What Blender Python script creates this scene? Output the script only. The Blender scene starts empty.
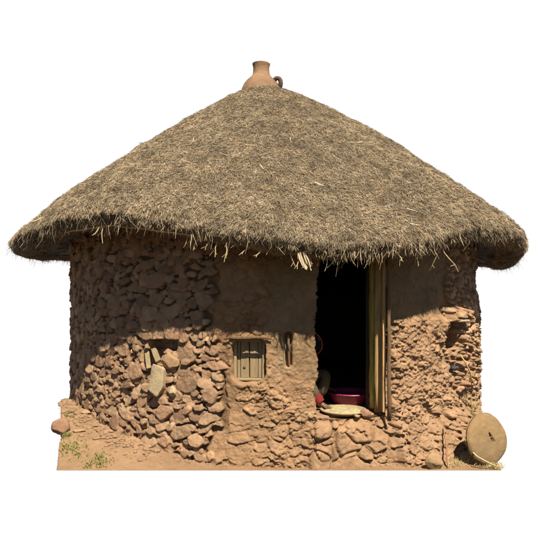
import bpy, math, random
import numpy as np
from mathutils import Vector, Matrix
random.seed(7); rng = np.random.default_rng(11)
PI = math.pi
S = bpy.context.scene
COL = S.collection

# ------------------------------------------------------------ camera
CD, CZ, FPX = 8.6, 1.30, 614.0            # distance, eye height above the sill
cam_d = bpy.data.cameras.new('camera'); cam = bpy.data.objects.new('camera', cam_d); COL.objects.link(cam)
cam.location = (0, -CD, CZ); cam.rotation_euler = (PI/2, 0, 0)
cam_d.sensor_width = 36; cam_d.lens = FPX/533*36
cam_d.shift_y = (285-266.5)/533
cam_d.clip_end = 200
S.camera = cam
S.render.resolution_x = S.render.resolution_y = 1024

# ------------------------------------------------------------ light
EXPO = 0.86
SUN_EL, SUN_AZ = math.radians(53), math.radians(17)     # azimuth measured from -Y (towards camera) to +X
sdir = Vector((math.cos(SUN_EL)*math.sin(SUN_AZ), -math.cos(SUN_EL)*math.cos(SUN_AZ), math.sin(SUN_EL)))
sl = bpy.data.lights.new('sun', 'SUN'); sl.energy = 5.0; sl.angle = math.radians(0.5); sl.color = (1.0, 0.935, 0.83)
sun = bpy.data.objects.new('sun', sl); COL.objects.link(sun); sun.location = (3, -8, 9)
sun.rotation_euler = (-sdir).to_track_quat('-Z', 'Y').to_euler()
w = bpy.data.worlds.new("World"); S.world = w; w.use_nodes = True
nt = w.node_tree; nt.nodes.clear()
N = nt.nodes.new; L = nt.links.new
sky = N('ShaderNodeTexSky'); sky.sky_type = 'NISHITA'; sky.sun_disc = False
sky.sun_elevation = SUN_EL; sky.sun_rotation = math.radians(180) - SUN_AZ
sky.dust_density = 0.6; sky.altitude = 2400
bg1 = N('ShaderNodeBackground'); bg1.inputs[1].default_value = 0.05; L(sky.outputs[0], bg1.inputs[0])
bg2 = N('ShaderNodeBackground'); bg2.inputs[0].default_value = (0.40, 0.265, 0.145, 1); bg2.inputs[1].default_value = 0.20   # sunlit earth all round, below the horizon
geo = N('ShaderNodeNewGeometry'); sep = N('ShaderNodeSeparateXYZ'); L(geo.outputs['Incoming'], sep.inputs[0])
cmp_ = N('ShaderNodeMath'); cmp_.operation = 'GREATER_THAN'; cmp_.inputs[1].default_value = 0.0; L(sep.outputs[2], cmp_.inputs[0])
mx = N('ShaderNodeMixShader'); L(cmp_.outputs[0], mx.inputs[0]); L(bg1.outputs[0], mx.inputs[1]); L(bg2.outputs[0], mx.inputs[2])
out = N('ShaderNodeOutputWorld'); L(mx.outputs[0], out.inputs[0])
S.view_settings.view_transform = 'Standard'; S.view_settings.look = 'None'
S.view_settings.exposure = EXPO; S.view_settings.gamma = 1

# ------------------------------------------------------------ noise
def _h(ix, iy, iz, seed):
    n = (ix.astype(np.int64)*374761393 + iy.astype(np.int64)*668265263 + iz.astype(np.int64)*2147483647 + seed*974711) & 0xffffffff
    n = ((n ^ (n >> 13))*1274126177) & 0xffffffff
    n = ((n ^ (n >> 16))*2246822519) & 0xffffffff
    n = n ^ (n >> 15)
    return (n & 0xffffff)/float(0xffffff)
def vnoise(x, y, z=None, seed=0):
    x = np.asarray(x, float); y = np.asarray(y, float)
    z = np.zeros_like(x) if z is None else np.asarray(z, float)
    ix, iy, iz = np.floor(x), np.floor(y), np.floor(z)
    fx, fy, fz = x-ix, y-iy, z-iz
    fx, fy, fz = [f*f*f*(f*(f*6-15)+10) for f in (fx, fy, fz)]
    r = 0
    for dz in (0, 1):
        wz = fz if dz else 1-fz
        if dz and not np.any(fz): continue
        for dy in (0, 1):
            wy = fy if dy else 1-fy
            for dx in (0, 1):
                wx = fx if dx else 1-fx
                r = r + _h(ix+dx, iy+dy, iz+dz, seed)*wx*wy*wz
    return r*2-1
def fbm(x, y, z=None, seed=0, o=4, g=0.5):
    a, f, r, t = 1.0, 1.0, 0, 0
    for k in range(o):
        r = r + a*vnoise(x*f, y*f, None if z is None else z*f, seed+k*17); t += a; a *= g; f *= 2.03
    return r/t
def voro(x, y, seed=0):
    ix, iy = np.floor(x), np.floor(y); f1 = np.full(x.shape, 9.); f2 = f1.copy(); idc = np.zeros(x.shape); cx = f1.copy(); cy = f1.copy()
    for dy in (-1, 0, 1):
        for dx in (-1, 0, 1):
            gx, gy = ix+dx, iy+dy; px = gx+_h(gx, gy, gx*0, seed); py = gy+_h(gx, gy, gx*0, seed+5)
            d = np.hypot(px-x, py-y); nr = d < f1
            f2 = np.where(nr, f1, np.minimum(f2, d)); idc = np.where(nr, _h(gx, gy, gx*0, seed+9), idc)
            cx = np.where(nr, x-px, cx); cy = np.where(nr, y-py, cy); f1 = np.where(nr, d, f1)
    return f1, f2, idc, cx, cy
def sst(a, b, x):
    t = np.clip((x-a)/(b-a), 0, 1); return t*t*(3-2*t)

# ------------------------------------------------------------ mesh helpers
def mesh_np(name, verts, faces, mat, parent=None, smooth=True, tint=None, sel=None):
    """faces: (n,4) or (n,3) int array, or list of such arrays"""
    if not isinstance(faces, list): faces = [faces]
    me = bpy.data.meshes.new(name)
    verts = np.asarray(verts, np.float32)
    me.vertices.add(len(verts)); me.vertices.foreach_set('co', verts.ravel())
    nl = sum(f.size for f in faces); npf = sum(len(f) for f in faces)
    me.loops.add(nl); me.polygons.add(npf)
    me.loops.foreach_set('vertex_index', np.concatenate([f.ravel() for f in faces]).astype(np.int32))
    tot = np.concatenate([np.full(len(f), f.shape[1]) for f in faces])
    st = np.concatenate([[0], np.cumsum(tot)[:-1]])
    me.polygons.foreach_set('loop_start', st.astype(np.int32))
    me.polygons.foreach_set('loop_total', tot.astype(np.int32))
    me.polygons.foreach_set('use_smooth', np.full(npf, smooth))
    me.update(calc_edges=True); me.validate()
    if tint is not None:
        a = me.attributes.new('tint', 'FLOAT_COLOR', 'POINT')
        c = np.ones((len(verts), 4), np.float32); c[:, :3] = tint
        a.data.foreach_set('color', c.ravel())
    me.materials.append(mat)
    o = bpy.data.objects.new(name, me); COL.objects.link(o)
    if parent: o.parent = parent
    return o
class MB:
    def __init__(s): s.v = []; s.f = []
    def add(s, v, f):
        b = len(s.v); s.v += [tuple(p) for p in v]; s.f += [tuple(i+b for i in q) for q in f]
    def box(s, c, sz, M=None, bev=0.0, jit=0.0):
        x, y, z = sz[0]/2, sz[1]/2, sz[2]/2
        vs = [Vector((a*x, b*y, d*z)) for d in (-1, 1) for a, b in ((-1,-1),(1,-1),(1,1),(-1,1))]
        vs = [v+Vector([random.uniform(-jit, jit) for _ in range(3)]) for v in vs]
        if M: vs = [M @ v for v in vs]
        s.add([v+Vector(c) for v in vs], [(3,2,1,0),(4,5,6,7),(0,1,5,4),(1,2,6,5),(2,3,7,6),(3,0,4,7)])
    def tube(s, pts, rad, n=8, cap=True, flat=1.0):
        pts = [Vector(p) for p in pts]; rs = rad if isinstance(rad, (list, tuple)) else [rad]*len(pts)
        vs = []; fs = []
        t0 = None; u = None
        for i, p in enumerate(pts):
            t = (pts[min(i+1, len(pts)-1)]-pts[max(i-1, 0)]).normalized()
            if u is None:
                u = t.orthogonal().normalized()
            else: u = (u - t*u.dot(t)).normalized()
            v = t.cross(u)
            for k in range(n):
                a = 2*PI*k/n; vs.append(p+(u*math.cos(a)+v*math.sin(a)*flat)*rs[i])
        for i in range(len(pts)-1):
            for k in range(n):
                a, b = i*n+k, i*n+(k+1) % n
                fs.append((a, b, b+n, a+n))
        if cap:
            fs.append(tuple(reversed(range(n)))); fs.append(tuple(range((len(pts)-1)*n, len(pts)*n)))
        s.add(vs, fs)
    def lathe(s, prof, n=48, c=(0,0,0), sx=1, sy=1, wob=0.0, seed=0):
        vs = []; fs = []
        for i, (r, z) in enumerate(prof):
            for k in range(n):
                a = 2*PI*k/n
                q = 1+wob*math.sin(a*2+seed)+wob*.6*math.sin(a*3+seed*2+i*.1)
                vs.append((c[0]+r*q*sx*math.cos(a), c[1]+r*q*sy*math.sin(a), c[2]+z))
        for i in range(len(prof)-1):
            for k in range(n):
                a, b = i*n+k, i*n+(k+1) % n; fs.append((a, b, b+n, a+n))
        if prof[0][0] > 0: fs.append(tuple(reversed(range(n))))
        if prof[-1][0] > 0: fs.append(tuple(range((len(prof)-1)*n, len(prof)*n)))
        s.add(vs, fs)
    def build(s, name, mat, parent=None, smooth=False, bevel=0, sub=0):
        me = bpy.data.meshes.new(name); me.from_pydata(s.v, [], s.f); me.update()
        for p in me.polygons: p.use_smooth = smooth
        me.materials.append(mat)
        o = bpy.data.objects.new(name, me); COL.objects.link(o)
        if parent: o.parent = parent
        if bevel:
            m = o.modifiers.new('b', 'BEVEL'); m.width = bevel; m.segments = 2; m.limit_method = 'ANGLE'
        if sub:
            m = o.modifiers.new('s', 'SUBSURF'); m.levels = m.render_levels = sub
        return o
def tag(o, label=None, cat=None, group=None, kind=None):
    if label: o['label'] = label
    if cat: o['category'] = cat
    if group: o['group'] = group
    if kind: o['kind'] = kind
    return o
def empty(name, loc=(0,0,0)):
    o = bpy.data.objects.new(name, None); o.location = loc; COL.objects.link(o); return o
def keep_parent(o, root):
    o.parent = root; o.matrix_parent_inverse = Matrix.Translation(-Vector(root.location)); return o

# ------------------------------------------------------------ materials
def mat(name, col=(.5,.5,.5), rough=.9, bump=0.0, bscale=60, var=0.25, vscale=8, attr=False, island=0.0, spec=.2, stretch=None, col2=None, fine=0.0):
    m = bpy.data.materials.new(name); m.use_nodes = True
    nt = m.node_tree; N = nt.nodes.new; L = nt.links.new
    b = nt.nodes['Principled BSDF']; b.inputs['Roughness'].default_value = rough
    b.inputs['Specular IOR Level'].default_value = spec
    tc = N('ShaderNodeTexCoord'); mp = N('ShaderNodeMapping'); L(tc.outputs['Object'], mp.inputs[0])
    if stretch: mp.inputs['Scale'].default_value = stretch
    n1 = N('ShaderNodeTexNoise'); n1.inputs['Scale'].default_value = vscale; n1.inputs['Detail'].default_value = 8; n1.inputs['Roughness'].default_value = .65
    L(mp.outputs[0], n1.inputs['Vector'])
    if attr:
        c = N('ShaderNodeAttribute'); c.attribute_name = 'tint'; src = c.outputs['Color']
    else:
        c = N('ShaderNodeRGB'); c.outputs[0].default_value = (*col, 1); src = c.outputs[0]
    if col2:
        mxx = N('ShaderNodeMix'); mxx.data_type = 'RGBA'; cr = N('ShaderNodeMapRange')
        n3 = N('ShaderNodeTexNoise'); n3.inputs['Scale'].default_value = vscale*.6; n3.inputs['Detail'].default_value = 6; L(mp.outputs[0], n3.inputs['Vector'])
        cr.inputs[1].default_value = .42; cr.inputs[2].default_value = .62; L(n3.outputs[0], cr.inputs[0]); L(cr.outputs[0], mxx.inputs[0])
        L(src, mxx.inputs[6]); mxx.inputs[7].default_value = (*col2, 1); src = mxx.outputs[2]
    mr = N('ShaderNodeMapRange'); mr.inputs[1].default_value = .25; mr.inputs[2].default_value = .75
    mr.inputs[3].default_value = 1-var; mr.inputs[4].default_value = 1+var; L(n1.outputs[0], mr.inputs[0])
    v = N('ShaderNodeVectorMath'); v.operation = 'SCALE'; L(src, v.inputs[0]); L(mr.outputs[0], v.inputs['Scale']); src = v.outputs[0]
    if island:
        g = N('ShaderNodeNewGeometry'); m2 = N('ShaderNodeMapRange'); L(g.outputs['Random Per Island'], m2.inputs[0])
        m2.inputs[3].default_value = 1-island; m2.inputs[4].default_value = 1+island
        v2 = N('ShaderNodeVectorMath'); v2.operation = 'SCALE'; L(src, v2.inputs[0]); L(m2.outputs[0], v2.inputs['Scale']); src = v2.outputs[0]
    L(src, b.inputs['Base Color'])
    if bump:
        n2 = N('ShaderNodeTexNoise'); n2.inputs['Scale'].default_value = bscale; n2.inputs['Detail'].default_value = 6; n2.inputs['Roughness'].default_value = .7
        L(mp.outputs[0], n2.inputs['Vector'])
        bp = N('ShaderNodeBump'); bp.inputs['Strength'].default_value = 1.0; bp.inputs['Distance'].default_value = bump
        L(n2.outputs[0], bp.inputs['Height']); L(bp.outputs[0], b.inputs['Normal'])
    return m
M_wall = mat('rubble_and_mud', attr=True, rough=.95, bump=.014, bscale=34, var=.26, vscale=14)
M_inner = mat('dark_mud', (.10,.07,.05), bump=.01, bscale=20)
M_soil = mat('dry_soil', attr=True, rough=.95, bump=.008, bscale=45, var=.18, vscale=10)
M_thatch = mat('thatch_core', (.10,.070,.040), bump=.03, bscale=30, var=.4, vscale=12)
M_straw = mat('thatch_straw', attr=True, rough=.8, var=.12, vscale=2.2, island=.32, spec=.25)
M_clay = mat('fired_clay', (.26,.152,.080), rough=.9, bump=.010, bscale=22, var=.28, vscale=7, col2=(.19,.112,.062))
M_wood = mat('weathered_wood', (.25,.18,.095), rough=.85, bump=.006, bscale=12, var=.35, vscale=6, stretch=(6,6,.6))
M_wood_o = mat('orange_brown_wood', (.42,.26,.105), rough=.8, bump=.006, bscale=12, var=.45, vscale=6, stretch=(6,6,.7))
M_wood_y = mat('yellow_green_bark', (.42,.35,.08), rough=.7, bump=.004, bscale=12, var=.5, vscale=5, stretch=(5,5,.9))
M_wood_d = mat('dark_brown_wood', (.16,.095,.045), rough=.85, bump=.008, bscale=12, var=.45, vscale=6, stretch=(6,6,.6))
M_stone = mat('ochre_stone', (.255,.160,.070), rough=.85, bump=.009, bscale=22, var=.16, vscale=5, col2=(.19,.125,.060))
M_pale = mat('pale_cream_stone', (.40,.30,.17), rough=.9, bump=.010, bscale=20, var=.16, vscale=12)
M_ochre = mat('yellow_brown_stone', (.32,.20,.10), rough=.9, bump=.010, bscale=20, var=.18, vscale=12)
M_pink = mat('pinkish_brown_stone', (.27,.15,.085), rough=.9, bump=.010, bscale=20, var=.2, vscale=12)
M_grass = mat('green_grass', (.12,.14,.025), rough=.7, var=.3, vscale=5, island=.4)
M_dry = mat('dry_grass', (.42,.33,.15), rough=.8, var=.3, vscale=5, island=.4)
M_plast = mat('magenta_plastic', (.23,.030,.068), rough=.35, var=.06, spec=.5)
M_weave = mat('woven_straw', (.30,.22,.12), rough=.8, bump=.006, bscale=60, var=.3, vscale=40)
M_grain = mat('pale_grain', (.36,.30,.15), rough=.9, bump=.006, bscale=90, var=.35, vscale=25)
M_skin = mat('brown_skin', (.13,.062,.034), rough=.55, var=.08, spec=.4)
M_olive = mat('olive_cloth', (.085,.066,.034), rough=.95, bump=.006, bscale=14, var=.25, vscale=8)
M_red = mat('red_cloth', (.17,.018,.014), rough=.85, bump=.004, bscale=20, var=.15)
M_orange = mat('orange_trim', (.55,.09,.02), rough=.8, var=.15)
M_black = mat('black_cloth', (.015,.014,.015), rough=.9, var=.2)
M_white = mat('white_thread', (.55,.53,.48), rough=.9, var=.1)
M_plasticbag = mat('grey_black_plastic', (.035,.036,.042), rough=.45, bump=.01, bscale=25, var=.5, vscale=12, spec=.5)

# ------------------------------------------------------------ sky backdrop (the plain white ground the hut is shown on)
def backdrop():
    m = bpy.data.materials.new('white_sky'); m.use_nodes = True
    nt = m.node_tree; nt.nodes.clear()
    e = nt.nodes.new('ShaderNodeEmission'); e.inputs[0].default_value = (1,1,1,1); e.inputs[1].default_value = 1.03/2**EXPO
    o = nt.nodes.new('ShaderNodeOutputMaterial'); nt.links.new(e.outputs[0], o.inputs[0])
    n = 40; vs = []; fs = []
    zs = [-16, -8, 0, 8, 14]
    for z in zs:
        for i in range(n+1):
            a = math.radians(-78 + 156*i/n); R = 17
            vs.append((R*math.sin(a), R*math.cos(a), z))
    for j in range(len(zs)-1):
        for i in range(n):
            a = j*(n+1)+i; fs.append((a, a+1, a+n+2, a+n+1))
    o = MB(); o.add(vs, fs); ob = o.build('sky', m, smooth=True)
    tag(ob, 'plain white backdrop behind the hut', 'sky', kind='structure')
backdrop()

# ------------------------------------------------------------ the wall's own coordinates: arc s (m, at R) and height z
R, HX = 2.70, 0.12
def W(px, py):
    """arc position and height on the plain wall for a point measured in the photograph"""
    th = 0.0
    for _ in range(60):
        d = CD-R*math.cos(th); x = (px-266.5)/FPX*d-HX
        th = math.asin(max(-.985, min(.985, x/R)))
    d = CD-R*math.cos(th)
    return R*th, CZ-(py-285)/FPX*d
def sx(px): return W(px, 400)[0]
ZB = -0.4476; YF = -2.80
ZT = 2.12
hut = empty('thatched_hut', (HX, 0, 0))
tag(hut, 'round stone and mud hut with conical thatched roof, open doorway and small shuttered window', 'hut')

def make_wall():
    ds = .0078
    th = np.concatenate([np.arange(-PI, -1.62, .02), np.arange(-1.62, 1.62, ds/R), np.arange(1.62, PI, .02)])
    sv = th*R; zv = np.arange(ZB, ZT+ds, ds)
    ns, nz = len(sv), len(zv)
    s, z = np.meshgrid(sv, zv)                    # (nz,ns)
    P = np.stack([R*np.sin(s/R), -R*np.cos(s/R), z], -1)
    n3 = lambda f, seed, o=4, g=.5: fbm(P[...,0]*f, P[...,1]*f+7.3, P[...,2]*f, seed, o, g)
    # region masks
    wob = n3(3.2, 5, 4)*.16; wob2 = n3(3.2, 9, 4)*.14
    xL = sx(208); xM = sx(250); xD0 = .355; xD1 = 1.075
    zsh = W(250, 348)[1]
    rub = 1-sst(xL-.04, xL+.06, s+wob*2.2+.10*sst(.3,.7,z)-.06)     # rubble on the left
    right = sst(sx(440), sx(447), s+wob*1.2)
    pil = sst(xD1+.02, xD1+.08, s)*(1-sst(sx(441), sx(449), s+wob*.4))*(1-sst(.93, .99, z+wob2*.35))
    low = 1-sst(-.05, .25, z+wob2)
    smooth = (1-rub)*(1-right)*sst(.50, .85, z+wob2*.6+.25*sst(-.0, .3, s))*(1-pil)
    under = (1-sst(-.06, -.01, z))*sst(.2, .35, s)*(1-sst(1.15, 1.3, s))
    # mud base
    mud = n3(2.2, 21, 3)*.022 + n3(9, 22, 4, .6)*.014*(1-.75*smooth)
    crag = np.abs(n3(7, 31, 4, .55)); crag2 = np.abs(n3(16, 33, 3, .6))
    rough_m = (1-rub)*(1-smooth)
    def plates(f, fy, seed, warp, amp, tiltx, tiltz, gap, gd):
        wx = n3(4, seed, 3)*warp+n3(14, seed+1, 2)*warp*.25; wz = n3(4, seed+2, 3)*warp+n3(14, seed+3, 2)*warp*.25
        f1, f2, c, cx, cy = voro((s+wx)*f, (z+wz)*f*fy, seed)
        t1 = (c*7.31) % 1-.5; t2 = (c*13.7) % 1-.5
        return (c-.5)*amp+cx/f*tiltx*2*t1-cy/f/fy*(tiltz+tiltz*1.4*t2)-(1-sst(0, gap, f2-f1))*gd*(.35+.65*((c*29.3) % 1)), c
    pa, ca = plates(4.2, 1.3, 31, .14, .026, .10, .09, .06, .022)
    pb, cb = plates(11, 1.2, 35, .06, .012, .18, .14, .11, .011)
    pc, cc = plates(27, 1.1, 38, .03, .007, .25, .18, .2, .004)
    sel = sst(-.25, .25, n3(2.4, 40, 3))
    mud += rough_m*(1-.55*pil)*(.22+1.0*sst(-.15,.3,n3(1.9,46,3)))*.75*(pa*(.55+.45*sel)+pb*(1.1-.6*sel)+pc*.9+n3(24, 42, 3, .6)*.008+n3(3.2, 45, 3)*.022)
    # fine hair cracks in the plaster
    ck3 = np.abs(n3(3.0, 47, 3)); mud -= smooth*(1-sst(0, .022, ck3))*.013; mud += smooth*(n3(5,48,4,.6)*.014+n3(26,49,3,.6)*.004)
    base = mud - rub*.052 - right*.040
    tint = np.empty(s.shape+(3,)); t_mud = np.array([.300,.176,.088]); t_mort_shade = np.array([.150,.086,.041])  # mortar colour darkened: shade in the joints is painted into it
    t_pl = np.array([.260,.145,.064]); t_pil = np.array([.318,.190,.100])
    tint[:] = t_mud
    def blend(m, c):
        m = np.clip(m, 0, 1)[..., None]; tint[:] = tint*(1-m)+np.array(c)*m
    blend(rub, t_mort_shade); blend(pil, t_pil); blend(smooth*.8, t_pl)
    stn = smooth*sst(.0, .3, n3(2.1, 62, 3)); blend(stn*.45, (.15,.088,.045)); stn = smooth*sst(.05, .3, n3(3.0, 63, 4)); blend(stn*.4, (.29,.185,.10))
    ol = smooth*sst(sx(262), sx(280), s+wob*.5); blend(ol*.45, (.22,.160,.085))
    olv = rough_m*sst(.0, .35, n3(2.6, 61, 3))*sst(sx(265), sx(283), s)*(1-sst(.3, .4, s))*sst(-.1,.2,z); blend(olv*.55, (.26,.200,.11))
    tint *= (1+rough_m*((ca-.5)*.16+(cb-.5)*.14))[..., None]
    tint *= (1+.16*n3(3.5, 71, 4))[..., None]*(1+.10*n3(14, 72, 3))[..., None]
    # -------------------- stones: dart throwing from large to small
    st = []; X = np.empty((0,)); Z = np.empty((0,)); RR = np.empty((0,))
    import bisect
    def try_add(n, r0, r1, dom, pack, typ):
        nonlocal X, Z, RR
        for _ in range(n):
            a, b, c, d = dom; x = rng.uniform(a, b); zz = rng.uniform(c, d); r = rng.uniform(r0, r1)
            if len(X):
                dd = np.hypot((X-x), (Z-zz)*1.45)
                if np.any(dd < (RR+r)*pack): continue
            X = np.append(X, x); Z = np.append(Z, zz); RR = np.append(RR, r); st.append((x, zz, r, typ))
    def place(px, py, r, typ, pack=None):
        nonlocal X, Z, RR
        x, zz = W(px, py); X = np.append(X, x); Z = np.append(Z, zz); RR = np.append(RR, r); st.append((x, zz, r, typ))
    # the larger stones one can pick out, measured from the photograph
    for px, py, r in ((158,280,.15),(180,253,.07),(172,311,.13),(128,262,.07),(152,313,.11),(160,333,.13),(185,296,.09),(205,300,.09),
                      (176,330,.15),(197,315,.10),(186,352,.13),(135,370,.14),(138,388,.10),(187,383,.14),(152,345,.08),(165,412,.13),
                      (190,398,.10),(180,432,.15),(128,412,.12),(142,400,.09),(110,400,.08),(150,440,.12),(196,415,.09),(197,440,.10),
                      (112,352,.10),(125,350,.09),(95,375,.08),(100,352,.08),(84,388,.08),(120,430,.09),(95,280,.07),(105,330,.07),(85,320,.07)):
        place(px, py, r, 'L')
    x0 = -2.7*1.75
    for r0, r1, n in ((.075,.115,700), (.05,.075,4000), (.032,.055,9000), (.018,.032,9000)):
        try_add(n, r0, r1, (x0, xL+.12, ZB-.05, ZT), .65, 'L')
    for r0, r1, n in ((.10,.15,14), (.06,.10,60), (.035,.06,150), (.02,.035,300)):
        try_add(n, r0, r1, (xL, .36, ZB-.05, .25), .72, 'M')
    for px, py, r in ((335,455,.20),(347,440,.17),(372,437,.16),(322,450,.11),(352,462,.10),(388,452,.16),(345,468,.2),(318,462,.12),(375,466,.15),(357,428,.15),(322,428,.12)):
        place(px, py, r, 'D')
    try_add(500, .04, .09, (.2, 1.3, ZB-.05, -.04), .72, 'D')
    for r0, r1, n in ((.06,.11,60), (.03,.06,120), (.018,.03,150)):
        try_add(n, r0, r1, (1.2, 2.7, ZB-.05, .15), .72, 'P')
    try_add(300, .025, .07, (1.10, 1.30, .0, .9), .8, 'P'); try_add(300, .02, .06, (1.68, 2.0, .0, .9), .75, 'P'); try_add(60, .02, .06, (1.3, 1.7, .0, .9), 1.0, 'P')
    for r0, r1, n in ((.07,.10,200), (.04,.07,1500), (.02,.04,2500)):
        try_add(n, r0, r1, (sx(443), 2.7*1.75, ZB-.05, ZT), .70, 'R')
    try_add(260, .03, .085, (xL-.05, sx(266), .70, 1.7), .95, 'T')
    mpatch = n3(1.9, 46, 3)
    H = base.copy(); stm = np.zeros_like(s)
    prm = {'L': (.022,.060,.10), 'M': (.006,.026,.10), 'D': (.016,.042,.12), 'P': (.010,.038,.12), 'R': (.022,.046,.10), 'T': (.008,.026,.05)}
    zstep = zv[1]-zv[0]
    for (x, zz, r, typ) in st:
        asp = rng.uniform(.52, .92) if typ != 'R' else rng.uniform(.38, .7)
        if typ == 'M': asp = rng.uniform(.4, .8)
        i0, i1 = np.searchsorted(sv, [x-r*1.9, x+r*1.9]); j0 = max(0, int((zz-r*1.6-ZB)/zstep)); j1 = min(nz, int((zz+r*1.6-ZB)/zstep)+2)
        if i1 <= i0 or j1 <= j0: continue
        u = s[j0:j1, i0:i1]-x; v = z[j0:j1, i0:i1]-zz
        wn = vnoise((u+x)*11, (v+zz)*11, seed=90)*.012; wn2 = vnoise((u+x)*11+40, (v+zz)*11, seed=91)*.012
        u = u+wn; v = v+wn2
        rot = rng.normal(0, .22 if typ in 'LR' else .5); c_, s_ = math.cos(rot), math.sin(rot)
        uu = (u*c_+v*s_)/r; vv = (-u*s_+v*c_)/(r*asp)
        k = rng.integers(5, 8); ang = (np.arange(k)+rng.uniform(-.3, .3, k))*2*PI/k+rng.uniform(0, PI)
        d = np.full(uu.shape, -9.); q = 0
        for a in ang:
            rk = rng.uniform(.80, 1.0); dk = (uu*math.cos(a)+vv*math.sin(a))/rk
            d = np.maximum(d, dk); q = q+np.exp(9*(dk-1))
        d = 1+np.log(np.maximum(q, 1e-9))/9
        p0, p1, ed = prm[typ]; prot = rng.uniform(p0, p1)*(.6+.5*min(1, r/.1))
        t = np.clip((1-d)/(.17 if typ in 'LR' else .25), 0, 1); h = prot*(np.sqrt(1-(1-t)**2)*1.35-.35)
        gx, gz = rng.normal(0, .10), rng.normal(-.09, .09)
        surf = h + (u*gx+v*gz) + .006*fbm((u+x)*22+x*9, (v+zz)*22, seed=77, o=3) 
        fold = rng.uniform(-.3, .3); fa = rng.uniform(0, PI); ff = (uu*math.cos(fa)+vv*math.sin(fa))-fold
        surf = surf - np.clip(ff, 0, 1)*r*rng.uniform(.05, .28)
        loc = (mud[j0:j1, i0:i1]*.3 if typ in 'LR' else mud[j0:j1, i0:i1]*.5) + surf - (.008 if typ in 'MPDT' else .014)
        if typ in 'MPD': loc = loc+base[j0:j1, i0:i1]*.5
        jc = min(nz-1, max(0, int((zz-ZB)/zstep))); ic = min(ns-1, int(np.searchsorted(sv, x)))
        rel = rub[jc, ic] if typ == 'L' else (right[jc, ic] if typ == 'R' else 1-rub[jc, ic])
        if rel < .4: continue
        if typ == 'M' and mpatch[jc, ic] < .0 and r < .12: continue
        loc = np.where(d < 1, loc, -9)
        Hs = H[j0:j1, i0:i1]
        if typ in 'MDPT': Hs -= np.clip(1-np.abs(d-1.03)/.13, 0, 1)*{'M':.012,'D':.034,'P':.016,'T':.010}[typ]
        better = loc > Hs
        Hs[better] = loc[better]
        g = rng.normal(1, .10); pk = rng.uniform(0, 1)
        c = np.array([.312,.178,.099])*(1-pk)+np.array([.378,.242,.136])*pk; g = rng.normal(1, .17)
        if typ in 'MPDT': c = .65*tint[j0:j1, i0:i1]+.35*c
        else: c = np.broadcast_to(c, uu.shape+(3,))
        am = np.clip((1-d)/.12, 0, 1)*better; am = am[..., None]*(.85 if typ in 'LR' else .5)
        T = tint[j0:j1, i0:i1]; T[:] = T*(1-am)+c*(g if typ in 'LR' else rng.normal(1,.12))*am
    # mud smeared over some of the joints on the left
    sm = sst(.30, .55, n3(3.0, 101, 3))*rub*sst(.0,.1,.35-np.abs(z-.1)); H = np.maximum(H, -.030+sm*.034+n3(18,102,3)*.006)
    # shaggy pillar to the right of the door
    lump = n3(4.0, 111, 3, .5); H += pil*(.070 + .050*lump*sst(1.10,1.25,s) + (pb*1.0+pa*.3+.02*n3(11,116,3,.6))*(.15+.9*(1-sst(1.12,1.38,s))+.6*sst(1.65,1.9,s)+.4*(1-sst(.0,.4,z))) + pc*1.2 + .004*n3(50,117,3,.6) + .007*n3(30, 113, 3, .6) + .03*n3(5,118,3)) + pil*(1-sst(1.1, 1.32, s))*(n3(9,115,3)*.05)
    # door posts bite, ledge of the sill
    H += under*.055*(1-sst(-.12, .0, z+.0))*1.0
    # spread foot of the wall on the right
    H += .22*sst(.75, 1.5, s)*(1-sst(2.4, 2.9, s))*(1-sst(-.45, .05, z+wob2*.4)) + .05*(1-sst(-.45,-.15,z))*(1-rub)*.6
    # right edge bulges low, tucks in high
    H += -.05*sst(1.0, 1.3, z)*sst(2.0, 3.0, s)
    # plaster a little proud of the rubble, thins at the top
    H += smooth*.012
    # --- window recess (rounded top), left cavity, groove of a rotted pole, niche on the right
    def rrect(xa, xb, za, zb, rad, e=.012):
        cx, cz = (xa+xb)/2, (za+zb)/2; hx, hz = (xb-xa)/2, (zb-za)/2
        dx = np.maximum(np.abs(s-cx)-hx+rad, 0); dz = np.maximum(np.abs(z-cz)-hz+rad, 0)
        return 1-sst(0, e, np.hypot(dx, dz)-rad+n3(12, 121, 2)*.008)
    wx0, wz1 = W(233.2, 339.8); wx1, wz0 = W(264.2, 381.6)
    win = rrect(wx0, wx1, wz0, wz1, .085, .02); H = H*(1-win)+(-.15)*win
    lip = rrect(wx0-.03, wx1+.03, wz0-.03, wz1+.03, .07, .05)*(1-win); H += lip*.012
    gx0, gz1 = W(285.5, 334); gx1, gz0 = W(291, 366)
    gr = rrect(gx0, gx1, gz0, gz1, .02, .02); H -= gr*.07
    cx0, cz1 = W(150, 340.5); cx1, cz0 = W(177, 350)
    cav = rrect(cx0, cx1, cz0, cz1, .03, .02); H = H*(1-cav)+(-.16)*cav
    cx0, cz1 = W(145, 350); cx1, cz0 = W(163, 366); cav = rrect(cx0, cx1, cz0, cz1, .03, .03); H = H*(1-cav)+(-.10)*cav
    # stacked slabs right of the niche
    a, _ = W(457, 330); b_, _ = W(474, 330); _, zt = W(466, 329); _, zl = W(466, 392)
    col = sst(a, a+.05, s)*(1-sst(b_+.1, b_+.25, s))*sst(zl, zl+.1, z)*(1-sst(zt-.02, zt+.02, z))
    layer = np.abs(((z+n3(3,131,2)*.035+(s-2.0)**2*.15)/.095) % 1-.5)*2; H += col*(-.01+.060*np.sqrt(np.clip(1-layer**4, 0, 1))*(1+n3(6,133,2)*.7)+n3(14,134,3)*.015)
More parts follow.
